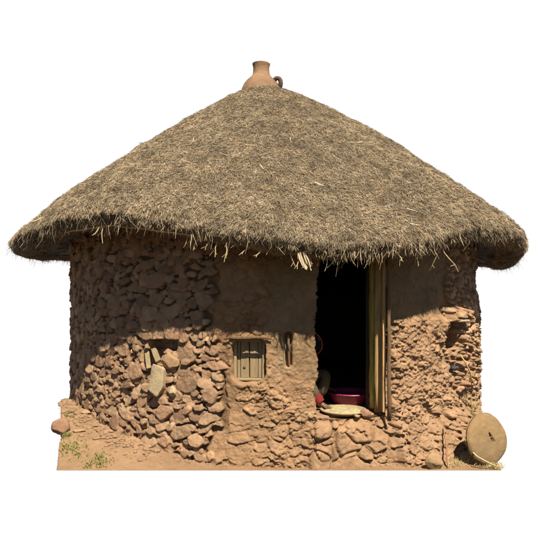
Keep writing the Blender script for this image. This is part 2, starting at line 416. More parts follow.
    for (a, b, c, d, dep) in ((448,321,457,347,.26), (449,364,457,371,.03), (446,443,452,448,.10)):
        nx0, nz1 = W(a, b); nx1, nz0 = W(c, d); ni = rrect(nx0, nx1, nz0, nz1, .03, .018); H = H*(1-ni)+(-dep)*ni
    a, z1 = W(446, 311.5); b_, z0 = W(463, 320.0); H += .13*sst(a-.04, a+.03, s)*(1-sst(b_, b_+.08, s))*sst(z0-.006, z0+.006, z)*(1-sst(z1-.02, z1+.06, z))
    # crumbling rim
    H += n3(45, 141, 2)*.004
    # opening
    e0 = xD0+n3(7, 151, 4, .6)*.055+.02*sst(1.3,1.6,z); e1 = xD1+.02+n3(4, 152, 2)*.02
    fz = z[:-1, :-1]+zstep/2
    opening = (s > e0) & (s < e1) & (z > -.004) & (z < 1.98)
    fo = opening[:-1, :-1]
    rr = R+H
    top = sst(1.75, ZT, z); rr = rr*(1-top*.01)
    x = rr*np.sin(s/R); y = -rr*np.cos(s/R)
    zz = z.copy()
    # trim the foot flat so it stands on the slab
    zmin = CZ-(CZ-ZB)/(CD+YF)*(CD+y)
    zz = np.maximum(zz, zmin)
    V = np.stack([x, y, zz], -1).reshape(-1, 3)
    idx = np.arange(nz*ns).reshape(nz, ns)
    q = np.stack([idx[:-1, :-1], idx[:-1, 1:], idx[1:, 1:], idx[1:, :-1]], -1)
    keep = ~fo
    F = q[keep]
    # reveals: pull the boundary of the opening inwards
    inner = np.stack([(R-.30)*np.sin(s/R), -(R-.30)*np.cos(s/R), zz], -1).reshape(-1, 3); off = len(V)
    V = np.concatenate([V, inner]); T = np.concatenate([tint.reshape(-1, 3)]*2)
    E = []
    j, i = np.where(fo[:, 1:] & ~fo[:, :-1]); E.append(np.stack([idx[j, i+1], idx[j+1, i+1], idx[j+1, i+1]+off, idx[j, i+1]+off], -1))
    j, i = np.where(~fo[:, 1:] & fo[:, :-1]); E.append(np.stack([idx[j+1, i+1], idx[j, i+1], idx[j, i+1]+off, idx[j+1, i+1]+off], -1))
    j, i = np.where(fo[1:, :] & ~fo[:-1, :]); E.append(np.stack([idx[j+1, i], idx[j+1, i]+off, idx[j+1, i+1]+off, idx[j+1, i+1]], -1))
    j, i = np.where(~fo[1:, :] & fo[:-1, :]); E.append(np.stack([idx[j+1, i+1], idx[j+1, i+1]+off, idx[j+1, i]+off, idx[j+1, i]], -1))
    F = np.concatenate([F]+E)
    # close the seam at the back
    seam = np.stack([idx[:-1, -1], idx[:-1, 0], idx[1:, 0], idx[1:, -1]], -1); F = np.concatenate([F, seam])
    used = np.zeros(len(V), bool); used[F.ravel()] = True; re = np.cumsum(used)-1
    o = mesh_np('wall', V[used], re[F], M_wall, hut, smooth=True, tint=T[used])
    return H, sv, zv
H_, SV, ZV = make_wall()
def wall_pt(px, py, out=0.0):
    s, z = W(px, py); i = min(len(SV)-1, np.searchsorted(SV, s)); j = max(0, min(len(ZV)-1, int((z-ZB)/(ZV[1]-ZV[0]))))
    r = R+float(H_[j, i])+out; return Vector((HX+r*math.sin(s/R), -r*math.cos(s/R), z))
def wall_flat(px, py, r):
    s, z = W(px, py); return Vector((r*math.sin(s/R), -r*math.cos(s/R), z))      # hut-local

# inner face, floor and sill
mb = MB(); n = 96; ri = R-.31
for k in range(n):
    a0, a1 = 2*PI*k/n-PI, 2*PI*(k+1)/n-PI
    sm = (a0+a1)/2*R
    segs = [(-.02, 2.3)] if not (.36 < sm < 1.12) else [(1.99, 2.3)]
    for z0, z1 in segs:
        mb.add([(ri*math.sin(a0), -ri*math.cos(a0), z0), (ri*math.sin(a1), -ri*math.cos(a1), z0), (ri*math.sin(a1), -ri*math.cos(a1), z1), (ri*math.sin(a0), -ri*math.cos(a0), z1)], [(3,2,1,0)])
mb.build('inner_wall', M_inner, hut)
def floor():
    vs = []; fs = []; tn = []
    nr, na = 60, 160
    for i in range(nr+1):
        r = (R-.04)*i/nr
        for k in range(na):
            a = 2*PI*k/na; vs.append((r*math.sin(a), -r*math.cos(a), 0))
    V = np.array(vs); V[:, 2] = .012+fbm(V[:, 0]*5, V[:, 1]*5, seed=3)*.008; V[-na:] = V[-2*na:-na]; V[-na:, 2] = -.06
    i = np.arange(nr)[:, None]*na; k = np.arange(na)[None, :]; k2 = (k+1) % na
    F = np.stack([i+k, i+k2, i+na+k2, i+na+k], -1).reshape(-1, 4)
    T = np.array([.27,.165,.09])[None]*(1+.1*fbm(V[:, 0]*3, V[:, 1]*3, seed=5))[:, None]
    mesh_np('earth_floor', V, F[:, ::-1], M_soil, hut, tint=T)
floor()

# ------------------------------------------------------------ roof
RX = 0.03-HX                               # roof axis relative to the hut
prof = [(0,4.08),(.12,4.06),(.25,4.00),(.6,3.83),(1.25,3.43),(1.9,2.98),(2.4,2.61),(2.95,2.19),(3.17,2.01),(3.28,1.89),(3.31,1.82),(3.28,1.75),(3.18,1.72),(3.0,1.77),(2.7,1.86),(2.3,2.10),(1.2,2.80),(0,3.5)]
def eave_dz(psi):
    """drop (+ up) of the eave by azimuth, psi=0 towards the camera, + to the right"""
    k = np.radians([-180,-120,-95,-80,-66,-52,-40,-28,-14,0,10,25,38,52,64,76,88,100,125,180])
    v = np.array([.0, -.02, -.03, -.06, -.05, .01, .12, .17, .05, -.11, -.18, -.13, .05, .05, -.06, -.15, -.20, -.12, .0, .0])
    return np.interp(psi, k, v)
def prof_eval():
    t = np.array(prof); seg = np.hypot(np.diff(t[:,0]), np.diff(t[:,1])); L_ = np.concatenate([[0], np.cumsum(seg)])
    return t, L_
def roof_pt(u, psi):
    """u: length along the profile"""
    t, L_ = prof_eval()
    r = np.interp(u, L_, t[:,0]); z = np.interp(u, L_, t[:,1])
    wgt = sst(1.2, 3.3, r); e = eave_dz(psi)
    z = z+e*wgt
    nx, ny = r*np.sin(psi), -r*np.cos(psi)
    b = fbm(nx*1.3, ny*1.3, z*1.3, 201, 3)*.030*sst(.2, 1, r)+fbm(nx*5, ny*5, z*5, 203, 3)*.014*sst(.15,.6,r)+fbm(nx*15, ny*15, z*15, 205, 2)*.014*sst(.15,.6,r)
    x = nx*(1+b*.5)+RX-.055*(1-sst(0, 1.6, r)); y = ny*(1+b*.5)
    return np.stack([x, y, z+b*.9], -1)
def make_roof():
    t, L_ = prof_eval(); ut = L_[-1]
    nu, na = 260, 560
    u, a = np.meshgrid(np.linspace(.0, ut, nu), np.linspace(-PI, PI, na, endpoint=False), indexing='ij')
    V = roof_pt(u, a); idx = np.arange(nu*na).reshape(nu, na); i2 = np.roll(idx, -1, 1)
    F = np.stack([idx[:-1], i2[:-1], i2[1:], idx[1:]], -1).reshape(-1, 4)
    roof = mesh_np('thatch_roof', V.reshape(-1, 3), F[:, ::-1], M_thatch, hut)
    # straws
    N_ = 720000
    urim = L_[11]; u_eave = L_[13]
    # area weighted
    r_t = rng.uniform(0, 1, N_*3); uu = .12+r_t*(u_eave-.12); rr = np.interp(uu, L_, t[:,0])
    keep = rng.uniform(0, 3.4, len(uu)) < rr+.1; uu = uu[keep]
    psi = rng.uniform(-PI, PI, len(uu)); front = np.abs(psi) < math.radians(115)
    k2 = front | (rng.uniform(0, 1, len(uu)) < .35); uu = uu[k2][:N_]; psi = psi[k2][:N_]; n = len(uu)
    P = roof_pt(uu, psi); e = .02
    T = roof_pt(uu+e, psi)-P; T /= np.linalg.norm(T, axis=1)[:, None]
    A = roof_pt(uu, psi+e/3)-P; A /= np.linalg.norm(A, axis=1)[:, None]
    Nn = np.cross(A, T); Nn /= np.linalg.norm(Nn, axis=1)[:, None]
    flip = np.sign(Nn[:, 2]*np.where(uu < urim, 1, -1)); Nn *= np.where(flip == 0, 1, flip)[:, None]
    # swirl of direction, changes over the roof in patches
    ang = fbm(P[:,0]*2.2, P[:,1]*2.2, P[:,2]*2.2, 301, 3)*1.1 + rng.normal(0, .72, n)
    rim = sst(L_[8], L_[10], uu)
    ang *= (1-.35*rim)
    D = T*np.cos(ang)[:, None]+A*np.sin(ang)[:, None]
    lift = np.abs(rng.normal(.04, .10, n))+.15*rim*rng.uniform(0, 1, n)**2
    D = D+Nn*lift[:, None]; D /= np.linalg.norm(D, axis=1)[:, None]
    D[:, 2] -= .15*rim*(uu > L_[9]); D /= np.linalg.norm(D, axis=1)[:, None]
    ln = rng.uniform(.020, .052, n); lg = rng.uniform(0, 1, n) < .0005; ln = np.where(lg, .11, ln)
    wd = np.where(lg, .010, rng.uniform(.0020, .0040, n))
    roll = rng.normal(0, .7, n)
    side = np.cross(D, Nn); side /= np.linalg.norm(side, axis=1)[:, None]
    side = side*np.cos(roll)[:, None]+Nn*np.sin(roll)[:, None]
    P0 = P+Nn*rng.uniform(-.008, .020, n)[:, None]
    P1 = P0+D*ln[:, None]
    Vs = np.stack([P0-side*wd[:, None]*.5, P0+side*wd[:, None]*.5, P1+side*wd[:, None]*.3, P1-side*wd[:, None]*.3], 1).reshape(-1, 3)
    Fs = np.arange(n*4).reshape(n, 4)
    # straw colours: weathered grey-tan, darker brown patches, a few golden
    c = np.array([.320,.250,.158])[None]*np.ones((n, 1))
    pt = fbm(P[:,0]*3.2, P[:,1]*3.2, P[:,2]*3.2, 311, 4)[:, None]; pt2 = fbm(P[:,0]*9, P[:,1]*9, P[:,2]*9, 313, 3)[:, None]
    c = c*(1+.14*pt+.60*pt2)
    k = rng.uniform(0, 1, n); c[k < .25] *= np.array([.50,.46,.42]); c[(k > .25) & (k < .38)] *= np.array([1.0,.80,.52]); c[k > .95] *= 1.25; c[lg] = (.5,.4,.25)
    c = np.clip(c, .015, .8)
    mesh_np('roof_straw', Vs, Fs, M_straw, roof, smooth=False, tint=np.repeat(c, 4, 0))
    # fringe hanging from the eave
    n = 17000
    psi = rng.uniform(-PI, PI, n); dens = .5+.9*fbm(psi*3, psi*0, seed=401, o=3); kp = rng.uniform(0, 1, n) < np.clip(dens, .15, 1); psi = psi[kp]; n = len(psi)
    uu = rng.uniform(L_[9]+.02, L_[13], n); P = roof_pt(uu, psi)
    out = np.stack([np.sin(psi), -np.cos(psi), 0*psi], -1); tan = np.stack([np.cos(psi), np.sin(psi), 0*psi], -1)
    clump = fbm(psi*20, psi*0+3, seed=403, o=3)
    ln = np.clip(.03+.12*np.clip(clump, 0, 1)+rng.exponential(.025, n), .02, .22)
    D = out*rng.normal(.25, .3, n)[:, None]+tan*(rng.normal(0, .55, n)+fbm(psi*9, psi*0, seed=405)*.9)[:, None]; D[:, 2] = -1
    D /= np.linalg.norm(D, axis=1)[:, None]
    bend = np.stack([rng.normal(0, .3, n), rng.normal(0, .3, n), rng.uniform(-.6, .1, n)], -1)
    P1 = P+D*(ln*.5)[:, None]; D2 = D+bend; D2 /= np.linalg.norm(D2, axis=1)[:, None]; P2 = P1+D2*(ln*.5)[:, None]
    sd = np.cross(D, out+rng.normal(0, .4, (n, 3))); sd /= np.linalg.norm(sd, axis=1)[:, None]; wd = rng.uniform(.0026, .0052, n)[:, None]*.5
    V6 = np.stack([P-sd*wd, P+sd*wd, P1+sd*wd, P1-sd*wd, P2+sd*wd*.5, P2-sd*wd*.5], 1).reshape(-1, 3)
    b = np.arange(n)[:, None]*6; F6 = np.concatenate([b+np.array([[0,1,2,3]]), b+np.array([[3,2,4,5]])])
    c = np.array([.34,.255,.15])[None]*rng.uniform(.4, 1.2, n)[:, None]
    mesh_np('eave_fringe', V6, F6, M_straw, roof, smooth=False, tint=np.repeat(c, 6, 0))
    return roof
roof = make_roof()
t_, L_ = prof_eval()
# hooked roots and forked straws dangling below the eave, and the pale rod tied along the eave on the left
mb = MB()
def psi_at(px, r=3.3):
    a = 0
    for _ in range(60):
        d = CD-r*math.cos(a); a = math.asin(max(-.99, min(.99, ((px-266.5)/FPX*d-HX-RX)/r)))
    return a
for px, ln in ((93,.12),(118,.07),(97,.16),(197,.11),(204,.15),(214,.13),(224,.17),(228,.10),(250,.08),(262,.07),(292,.10),(310,.08),(330,.10),(341,.12),(372,.10),(399,.08),(446,.22),(448,.26),(462,.08),(185,.1),(210,.09),(420,.1),(432,.07),(355,.06),(300,.12),(303,.13)):
    a = psi_at(px); p = Vector(roof_pt(np.array(L_[12]-.05), np.array(a)))
    pts = [p]; d = Vector((random.uniform(-.5,.5), random.uniform(-.3,.1), -1)).normalized()
    for k in range(4): 
        d = (d+Vector((random.uniform(-.4,.4), random.uniform(-.3,.3), random.uniform(-.2,.1)))).normalized(); pts.append(pts[-1]+d*(ln+.04)/4)
    mb.tube(pts, [.006,.005,.005,.004,.003], 5)
    if random.random() < .6:
        q = pts[3]; mb.tube([q, q+Vector((random.uniform(-.05,.05), 0, random.uniform(-.05,.0)))], [.004,.002], 5)
o = mb.build('dangling_twig', mat('dry_twig', (.42,.32,.17), var=.2), roof); o['kind'] = 'stuff'
mb = MB()
pts = [Vector(roof_pt(np.array(L_[12]-.03), np.array(a)))+Vector((0, -.035, -.025)) for a in np.radians(np.linspace(-39, -12, 14))]
mb.tube(pts, .0065, 6); mb.build('eave_rod', mat('golden_rod', (.50,.32,.10), var=.25, rough=.6), hut)
# clump hanging at the front right of centre
mb = MB(); a = psi_at(303); p = Vector(roof_pt(np.array(L_[12]-.06), np.array(a)))
for k in range(14):
    q = p+Vector((random.uniform(-.03,.03), random.uniform(-.03,.0), 0)); e_ = q+Vector((.05+random.uniform(-.02,.03), -.02, -random.uniform(.09,.17)))
    mb.tube([q, (q+e_)/2+Vector((random.uniform(-.01,.01),0,0)), e_], [.007,.007,.004], 5)
mb.build('straw_clump', mat('pale_straw', (.52,.42,.26), var=.25), roof)

# ------------------------------------------------------------ window
def frame_at(px, py, r, tw=0.0):
    s, z = W(px, py); th = s/R
    return Matrix.Translation(Vector((HX+r*math.sin(th), -r*math.cos(th), z)))@Matrix.Rotation(th+tw, 4, 'Z')   # local x right, -y outwards
def setm(o, M, root):
    o.matrix_world = M; o.parent = root; o.matrix_parent_inverse = root.matrix_world.inverted() if False else Matrix.Translation(-Vector(root.location)); return o
def boxm(mb, x0, x1, y0, y1, z0, z1, jit=.002, rz=0): mb.box(((x0+x1)/2, (y0+y1)/2, (z0+z1)/2), (x1-x0, y1-y0, z1-z0), Matrix.Rotation(rz, 3, 'Y') if rz else None, jit=jit)
Mw = frame_at(248.4, 360.5, R-.095)
win = MB(); hw, hh = .152, .205
boxm(win, -hw, -hw+.028, -.03, .03, -hh, hh); boxm(win, hw-.026, hw, -.03, .03, -hh, hh)
boxm(win, -hw+.028, hw-.026, -.028, .028, hh-.03, hh); boxm(win, -hw+.028, hw-.026, -.034, .028, -hh, -hh+.024)
wf = win.build('window', mat('pale_window_frame', (.29,.215,.115), bump=.005, bscale=12, var=.3, vscale=6, stretch=(5,5,.8)), None, bevel=.004); setm(wf, Mw, hut)
for x0, x1, y in ((-.122,-.092,.004),(-.088,-.008,-.004),(.004,.082,.0),(.086,.124,.006)):
    mb = MB(); boxm(mb, x0, x1, y-.008, y+.010, -hh+.026, hh-.032)
    if x1 > 0 and x0 < .05:
        mb = MB(); boxm(mb, x0, x1, y-.008, y+.010, -hh+.026, hh-.032)
    o = mb.build('shutter_board', M_wood, wf, bevel=.003)
mb = MB(); boxm(mb, -.128, .128, .016, .026, -hh+.02, hh-.02); mb.build('shutter_backing', M_wood_d, wf)
mb = MB(); boxm(mb, -.086, .080, -.014, -.005, .030, .050, .001); 
mb = MB(); mb.lathe([(.012,0),(.014,.006),(.006,.010),(0,.011)], 10); o = mb.build('knot', M_wood_d, wf, smooth=True); o.matrix_local = Matrix.Translation((-.050,-.013,-.075))@Matrix.Rotation(PI/2, 4, 'X')
# sagging lintel
mb = MB(); pts = []; 
for k in range(9):
    t = k/8; px = 225+47*t; py = 337.0-1.2*math.sin(t*PI)+t*1.0
    p = wall_flat(px, 338.2-.6*math.sin(t*PI)+random.uniform(-.4,.4), R+.045); pts.append(p)
mb.tube(pts, [.008,.012,.016,.015,.017,.014,.016,.012,.007], 7, flat=1.3); mb.build('window_lintel', M_wood_d, hut)
# bared poles left and right of the groove
for a, b, wd, m in ((283.6,343,.012,M_wood), (288.6,338,.013,M_wood_d)):
    mb = MB(); mb.tube([wall_flat(a, b-4, R-.035), wall_flat(a+.3, 352, R-.02), wall_flat(a+.9, 366, R-.03)], [wd*.9, wd, wd*.8], 8); mb.build('wall_pole', m, hut)

# ------------------------------------------------------------ door leaf, open inwards, and posts
door = empty('door', (0,0,0)); door.parent = hut
A0 = Vector((1.085-HX+.0, -CD+6.62, 0)); A1 = Vector((1.155-HX, -CD+6.02, 0))      # far and near end of the leaf
dirv = (A1-A0).normalized(); nrm = Vector((-dirv.y, dirv.x, 0))
def plank(t0, t1, th, z0, z1, m, name='plank', push=0, rounded=False):
    a = A0+dirv*t0; b = A0+dirv*t1; c = (a+b)/2+nrm*push
    mb = MB()
    if rounded:
        rd = (t1-t0)/2; k = 12; mb.tube([c+Vector((random.uniform(-.006,.006), random.uniform(-.006,.006), z0+(z1-z0)*i/k)) for i in range(k+1)], [rd*random.uniform(.88,1.08) for _ in range(k+1)], 10)
        return mb.build(name, m, door, smooth=True)
    k = 12; vs = []; fs = []
    for i in range(k+1):
        z = z0+(z1-z0)*i/k; j = lambda: random.uniform(-.005, .005)
        for sgn, tt in ((1, t0), (1, t1), (-1, t1), (-1, t0)):
            q = A0+dirv*(tt+j())+nrm*(push+sgn*th/2); vs.append((q.x, q.y, z))
    for i in range(k):
        for e in range(4): fs.append((i*4+e, i*4+(e+1) % 4, i*4+4+(e+1) % 4, i*4+4+e))
    fs += [(3,2,1,0), tuple(k*4+e for e in range(4))]
    mb.add(vs, fs); o = mb.build(name, m, door, bevel=.004); return o
plank(.00,.12,.03,.02,1.9,M_wood_d); plank(.14,.21,.03,.035,1.92,M_wood, rounded=True, push=-.012); plank(.225,.285,.03,.03,1.9,M_wood_y, rounded=True, push=-.022)
plank(.29,.355,.03,.04,1.9,M_wood_y, rounded=True, push=-.03)
plank(.365,.425,.03,.03,1.9,M_wood, rounded=True, push=-.008); plank(.43,.50,.034,.03,1.88,M_wood_o, rounded=True, push=-.02); plank(.535,.60,.03,.05,1.9,M_wood_o, push=.0)
for z in ():
    mb = MB(); a = A0+nrm*-.03; b = A0+dirv*.6+nrm*-.03
    mb.box(((a.x+b.x)/2, (a.y+b.y)/2, z), (.03, .62, .07), Matrix.Rotation(math.atan2(dirv.y, dirv.x)-PI/2, 3, 'Z'), jit=.003); mb.build('crossbar', M_wood_d, door)
mb = MB(); k = 10; mb.tube([Vector((1.193-HX+random.uniform(-.004,.004), -CD+5.97, -.02+1.95*i/k)) for i in range(k+1)], [.020*random.uniform(.85,1.15) for _ in range(k+1)], 9); mb.build('door_post', M_wood_d, hut, smooth=True)


# ------------------------------------------------------------ angular rocks
def rock_mesh(r, seed, facets=9, rough=.05, n=3, flat=(1,1,1), block=False):
    import bmesh
    bm = bmesh.new(); bmesh.ops.create_icosphere(bm, subdivisions=n+1, radius=1)
    rg = random.Random(seed); pl = []
    for _ in range(facets):
        v = Vector((rg.gauss(0,1), rg.gauss(0,1), rg.gauss(0,1))).normalized(); pl.append((v, rg.uniform(.62, .88)))
    if block: pl = [(Vector(v).normalized(), d) for v, d in (((1,.1,.1),.62),((-1,.1,.12),.60),((.1,.1,1),.66),((-.25,.1,-1),.64),((0,-1,.1),.5),((.8,0,-.7),.74),((-.5,-.9,.2),.6))]
    for v in bm.verts:
        p = v.co.copy()
        for nrm_, d in pl:
            q = p.dot(nrm_)
            if q > d: p -= nrm_*(q-d)*.93
        v.co = p
    co = np.array([v.co[:] for v in bm.verts]); nn = fbm(co[:,0]*2.5+seed, co[:,1]*2.5, co[:,2]*2.5, seed, 4, .6)
    for v, k in zip(bm.verts, nn): v.co = Vector((v.co.x*flat[0], v.co.y*flat[1], v.co.z*flat[2]))*r*(1+rough*float(k)*2)
    me = bpy.data.meshes.new('rock'); bm.to_mesh(me); bm.free()
    for p in me.polygons: p.use_smooth = True
    return me
def rock(name, loc, r, m, seed, flat=(1,1,1), rot=(0,0,0), parent=None, **k):
    me = rock_mesh(r, seed, flat=flat, **k); me.materials.append(m); o = bpy.data.objects.new(name, me); COL.objects.link(o)
    o.location = loc; o.rotation_euler = rot
    if parent: o.parent = parent; o.matrix_parent_inverse = Matrix.Translation(-Vector(parent.location))
    return o
def wall_stone(name, px, py, wpx, hpx, m, seed, rz=0, dep=.05, out=0.0, lab=None, **kw):
    s, z = W(px, py); th = s/R; d = CD-R*math.cos(th); k = d/FPX
    r = R+out; o = rock(name, (HX+r*math.sin(th), -r*math.cos(th), z), 1.0, m, seed, flat=(wpx*k*.62, dep, hpx*k*.62), rot=(0, rz, th), parent=hut, facets=12, **kw)
    o.rotation_mode = 'XYZ'; o.rotation_euler = (0, rz, th)
    if lab: o['label'] = lab
    return o
wall_stone('pale_stone', 160.5, 379, 21, 32, M_pale, 4, .12, .10, .035, 'large pale cream block set in the rubble', block=True)
wall_stone('ochre_stone', 171, 361, 19, 17, M_ochre, 8, .3, .06, .02, 'yellowish stone above the pale block')
wall_stone('pale_stone', 175, 391, 8, 9, M_pale, 13, -.3, .04, .035, 'small pale stone at the right of the block')
wall_stone('pink_stone', 169, 352, 6, 6, M_pink, 14, 0, .05, .0)
for (a, b, c, d, r0) in ((142.5,340,152.5,368,.019), (150,347,162,361,.022)):
    mb = MB(); p = wall_flat(a, b, R-.05); q = wall_flat(c, d, R+.055); u = (q-p)
    x = u.cross(Vector((0,-1,0))).normalized()*r0*1.25; y = u.cross(x).normalized()*r0*.7
    vs = []
    for e in (p, (p+q)/2+x*.1, q):
        vs += [e-x-y, e+x-y, e+x+y, e-x+y]
    mb.add(vs, [(0,1,2,3),(11,10,9,8)]+[(i*4+k, i*4+4+k, i*4+4+(k+1)%4, i*4+(k+1)%4) for i in (0,1) for k in range(4)])
    mb.build('wall_stake', M_wood, hut, bevel=.003)
# niche on the right: thin plank over it, bent twig, dark rag
mb = MB(); mb.tube([wall_flat(444.5, 320.5, R+.06), wall_flat(450, 320.3, R+.13), wall_flat(457, 320.3, R+.13), wall_flat(472, 319.5, R+.03)], [.010,.014,.014,.012], 6); mb.build('niche_plank', mat('pale_plank', (.42,.32,.18), var=.3), hut)
mb = MB(); mb.tube([wall_flat(455, 354, R+.06), wall_flat(457, 362, R+.10), wall_flat(461, 372, R+.11), wall_flat(463, 384, R+.10)], [.007,.008,.008,.006], 6); mb.build('bent_twig', mat('golden_twig', (.52,.36,.13), var=.2), hut, smooth=True)
o = wall_stone('plastic_scrap', 453, 368, 9, 5.5, M_plasticbag, 31, .1, .05, .02); o.data.polygons.foreach_set('use_smooth', [False]*len(o.data.polygons))

# ------------------------------------------------------------ ground
def ground_h(x, y):
    left = 1-sst(-1.35, -.55, x+fbm(x*2, y*2, seed=501)*.2)
    gl = np.interp(y, [YF, -2.62, -2.29, -1.9, -1.54, -.85, 0, 3], [ZB, -.405, -.285, -.19, -.120, -.065, -.08, -.25])
    g = ZB+(gl-ZB)*left
    rt = sst(1.3, 1.9, x); up = sst(YF, YF+.45, y)
    g = g+up*(.012+.05*np.abs(fbm(x*6, y*6, seed=503)))*(1-left)+rt*up*.03
    g = g+sst(YF, YF+.2, y)*(fbm(x*3, y*3, seed=505, o=4)*.018+fbm(x*14, y*14, seed=507, o=3)*.008)
    return g
def ground():
    st = .012
    xs = np.arange(-3.0, 3.0, st); ys = np.arange(YF, 2.95, st); x, y = np.meshgrid(xs, ys)
    dd = CD+y
    # left/right limits of the slab
    lx = np.interp(y, [YF, -2.35, -2.2, -.85], [-2.0, -2.11, -2.13, -2.60]); rx = np.interp(y, [YF, -2.4, -1.2], [2.215, 2.30, 2.42])
    jag = fbm(x*2.5, y*2.5, seed=511)*.02
    m = (x > lx+jag) & (x < rx+jag) & (y < -1.13) | (np.hypot(x-HX, y) < 2.66)
    z = ground_h(x, y); idx = np.arange(x.size).reshape(x.shape)
    k = m[:-1, :-1] & m[1:, :-1] & m[:-1, 1:] & m[1:, 1:]
    q = np.stack([idx[:-1, :-1], idx[:-1, 1:], idx[1:, 1:], idx[1:, :-1]], -1)
    V = np.stack([x, y, z], -1).reshape(-1, 3); B = V.copy(); B[:, 2] = ZB-.004; off = len(V)
    F = [q[k], q[k][:, ::-1]+off]
    kp = np.pad(k, 1)
    c = kp[1:-1, 1:-1]
    e = c & ~kp[1:-1, :-2]; F.append(np.stack([q[e][:, 0], q[e][:, 3], q[e][:, 3]+off, q[e][:, 0]+off], -1))
    e = c & ~kp[1:-1, 2:]; F.append(np.stack([q[e][:, 2], q[e][:, 1], q[e][:, 1]+off, q[e][:, 2]+off], -1))
    e = c & ~kp[:-2, 1:-1]; F.append(np.stack([q[e][:, 1], q[e][:, 0], q[e][:, 0]+off, q[e][:, 1]+off], -1))
    e = c & ~kp[2:, 1:-1]; F.append(np.stack([q[e][:, 3], q[e][:, 2], q[e][:, 2]+off, q[e][:, 3]+off], -1))
    F = np.concatenate(F); V = np.concatenate([V, B])
    T = np.array([.255,.155,.080])[None]*(1+.22*fbm(V[:,0]*2.3, V[:,1]*2.3, seed=521, o=4)+.08*fbm(V[:,0]*12, V[:,1]*12, seed=523, o=3))[:, None]
    used = np.zeros(len(V), bool); used[F.ravel()] = True; re = np.cumsum(used)-1
    o = mesh_np('ground', V[used], re[F], M_soil, tint=T[used]); o['kind'] = 'structure'; o['label'] = 'sloping patch of bare brown earth the hut stands on'; o['category'] = 'ground'
ground()
def gz(x, y): return float(ground_h(np.array([x]), np.array([y]))[0])
def gpt(px, py):
    """point of the earth patch at a place measured in the photograph"""
    for d in np.arange(5.82, 8.2, .01):
        x = (px-266.5)/FPX*d; z = CZ-(py-285)/FPX*d
        if z <= gz(x, d-CD): break
    return Vector((x, d-CD, gz(x, d-CD)))
# loose stones
def gr_rock(px, py, r, m, seed, lab, flat=(1,.9,.62), rot=(0,0,0), sink=.25, cat='rock', group=None, name='rock'):
    p = gpt(px, py); o = rock(name, p+Vector((0, 0, r*flat[2]*(1-sink))), r, m, seed, flat, rot); tag(o, lab, cat, group); return o
gr_rock(60.5, 431, .092, M_pink, 22, 'rounded pinkish rock on the left edge of the earth slope', (1.05,.9,.85), (0,.1,.3), .0, rough=.03) if False else tag(rock('rock', gpt(61, 431.5)+Vector((0,0,.05)), .092, M_pink, 3, (1.08,.9,1.0), (0,-.15,.3)), 'rounded pinkish rock on the left edge of the earth slope', 'rock')
gr_rock(89, 413, .10, M_ochre, 41, 'flat tan stone half buried at the top of the earth slope', (1.5,1,.3), (0,.1,.2), .55)
gr_rock(79, 431, .05, M_ochre, 43, 'small flat pebble in the middle of the earth slope', (1.6,1,.3), (0,0,.1), .6, 'pebble', name='pebble')
gr_rock(435, 469.3, .085, M_ochre, 53, 'small tan wedge shaped stone at the front below the pillar', (1.2,.6,1.0), (0,.2,.2), .15)
# crumbled earth and small rubble at the foot of the wall
import bmesh
vs = []; 
def rubble(name, spots, m, lab, cat='rubble'):
    Vv = []; Ff = []; off = 0
    base = [rock_mesh(1, 60+i, facets=8, rough=.08, n=1) for i in range(5)]
    geo_ = [(np.array([v.co[:] for v in b.vertices]), np.array([p.vertices[:] for p in b.polygons])) for b in base]
    for x, y, z, r in spots:
        co, f = geo_[random.randrange(5)]; a = random.uniform(0, 2*PI); c, s = math.cos(a), math.sin(a)
        q = co*np.array([r, r*.8, r*.55]); q = np.stack([q[:,0]*c-q[:,1]*s+x, q[:,0]*s+q[:,1]*c+y, q[:,2]+z], -1)
        Vv.append(q); Ff.append(f+off); off += len(q)
    V = np.concatenate(Vv); T = np.array([.27,.165,.09])[None]*(1+.2*fbm(V[:,0]*9, V[:,1]*9, seed=77))[:, None]
    o = mesh_np(name, V, np.concatenate(Ff), M_soil, tint=T, smooth=False); tag(o, lab, cat, kind='stuff'); return o
sp = []
for _ in range(420):
    th = random.uniform(-1.25, -.45); r = R+.04+abs(random.gauss(0, .10)); x = HX+r*math.sin(th); y = -r*math.cos(th)
    if y < YF+.03 or y > -1.17 or x < -2.0-(y-YF)*.31: continue
    sp.append((x, y, gz(x, y)+.004, random.choice([.008,.012,.018,.028,.04])))
for _ in range(260):
    x = random.uniform(-2.2, -1.0); y = random.uniform(YF+.05, -1.6)
    if x < -2.02-(y-YF)*.36+.08: continue
    sp.append((x, y, gz(x, y), random.choice([.005,.007,.010,.016])))
for _ in range(520):
    x = random.uniform(-.9, 2.15); y = random.uniform(YF+.03, YF+.3+.35*max(0, x-1.2))
    sp.append((x, y, gz(x, y), random.choice([.006,.010,.016,.025,.04]) if y > YF+.09 else .010))
rubble('rubble', sp, M_soil, 'crumbled earth and bits of stone scattered at the foot of the wall')

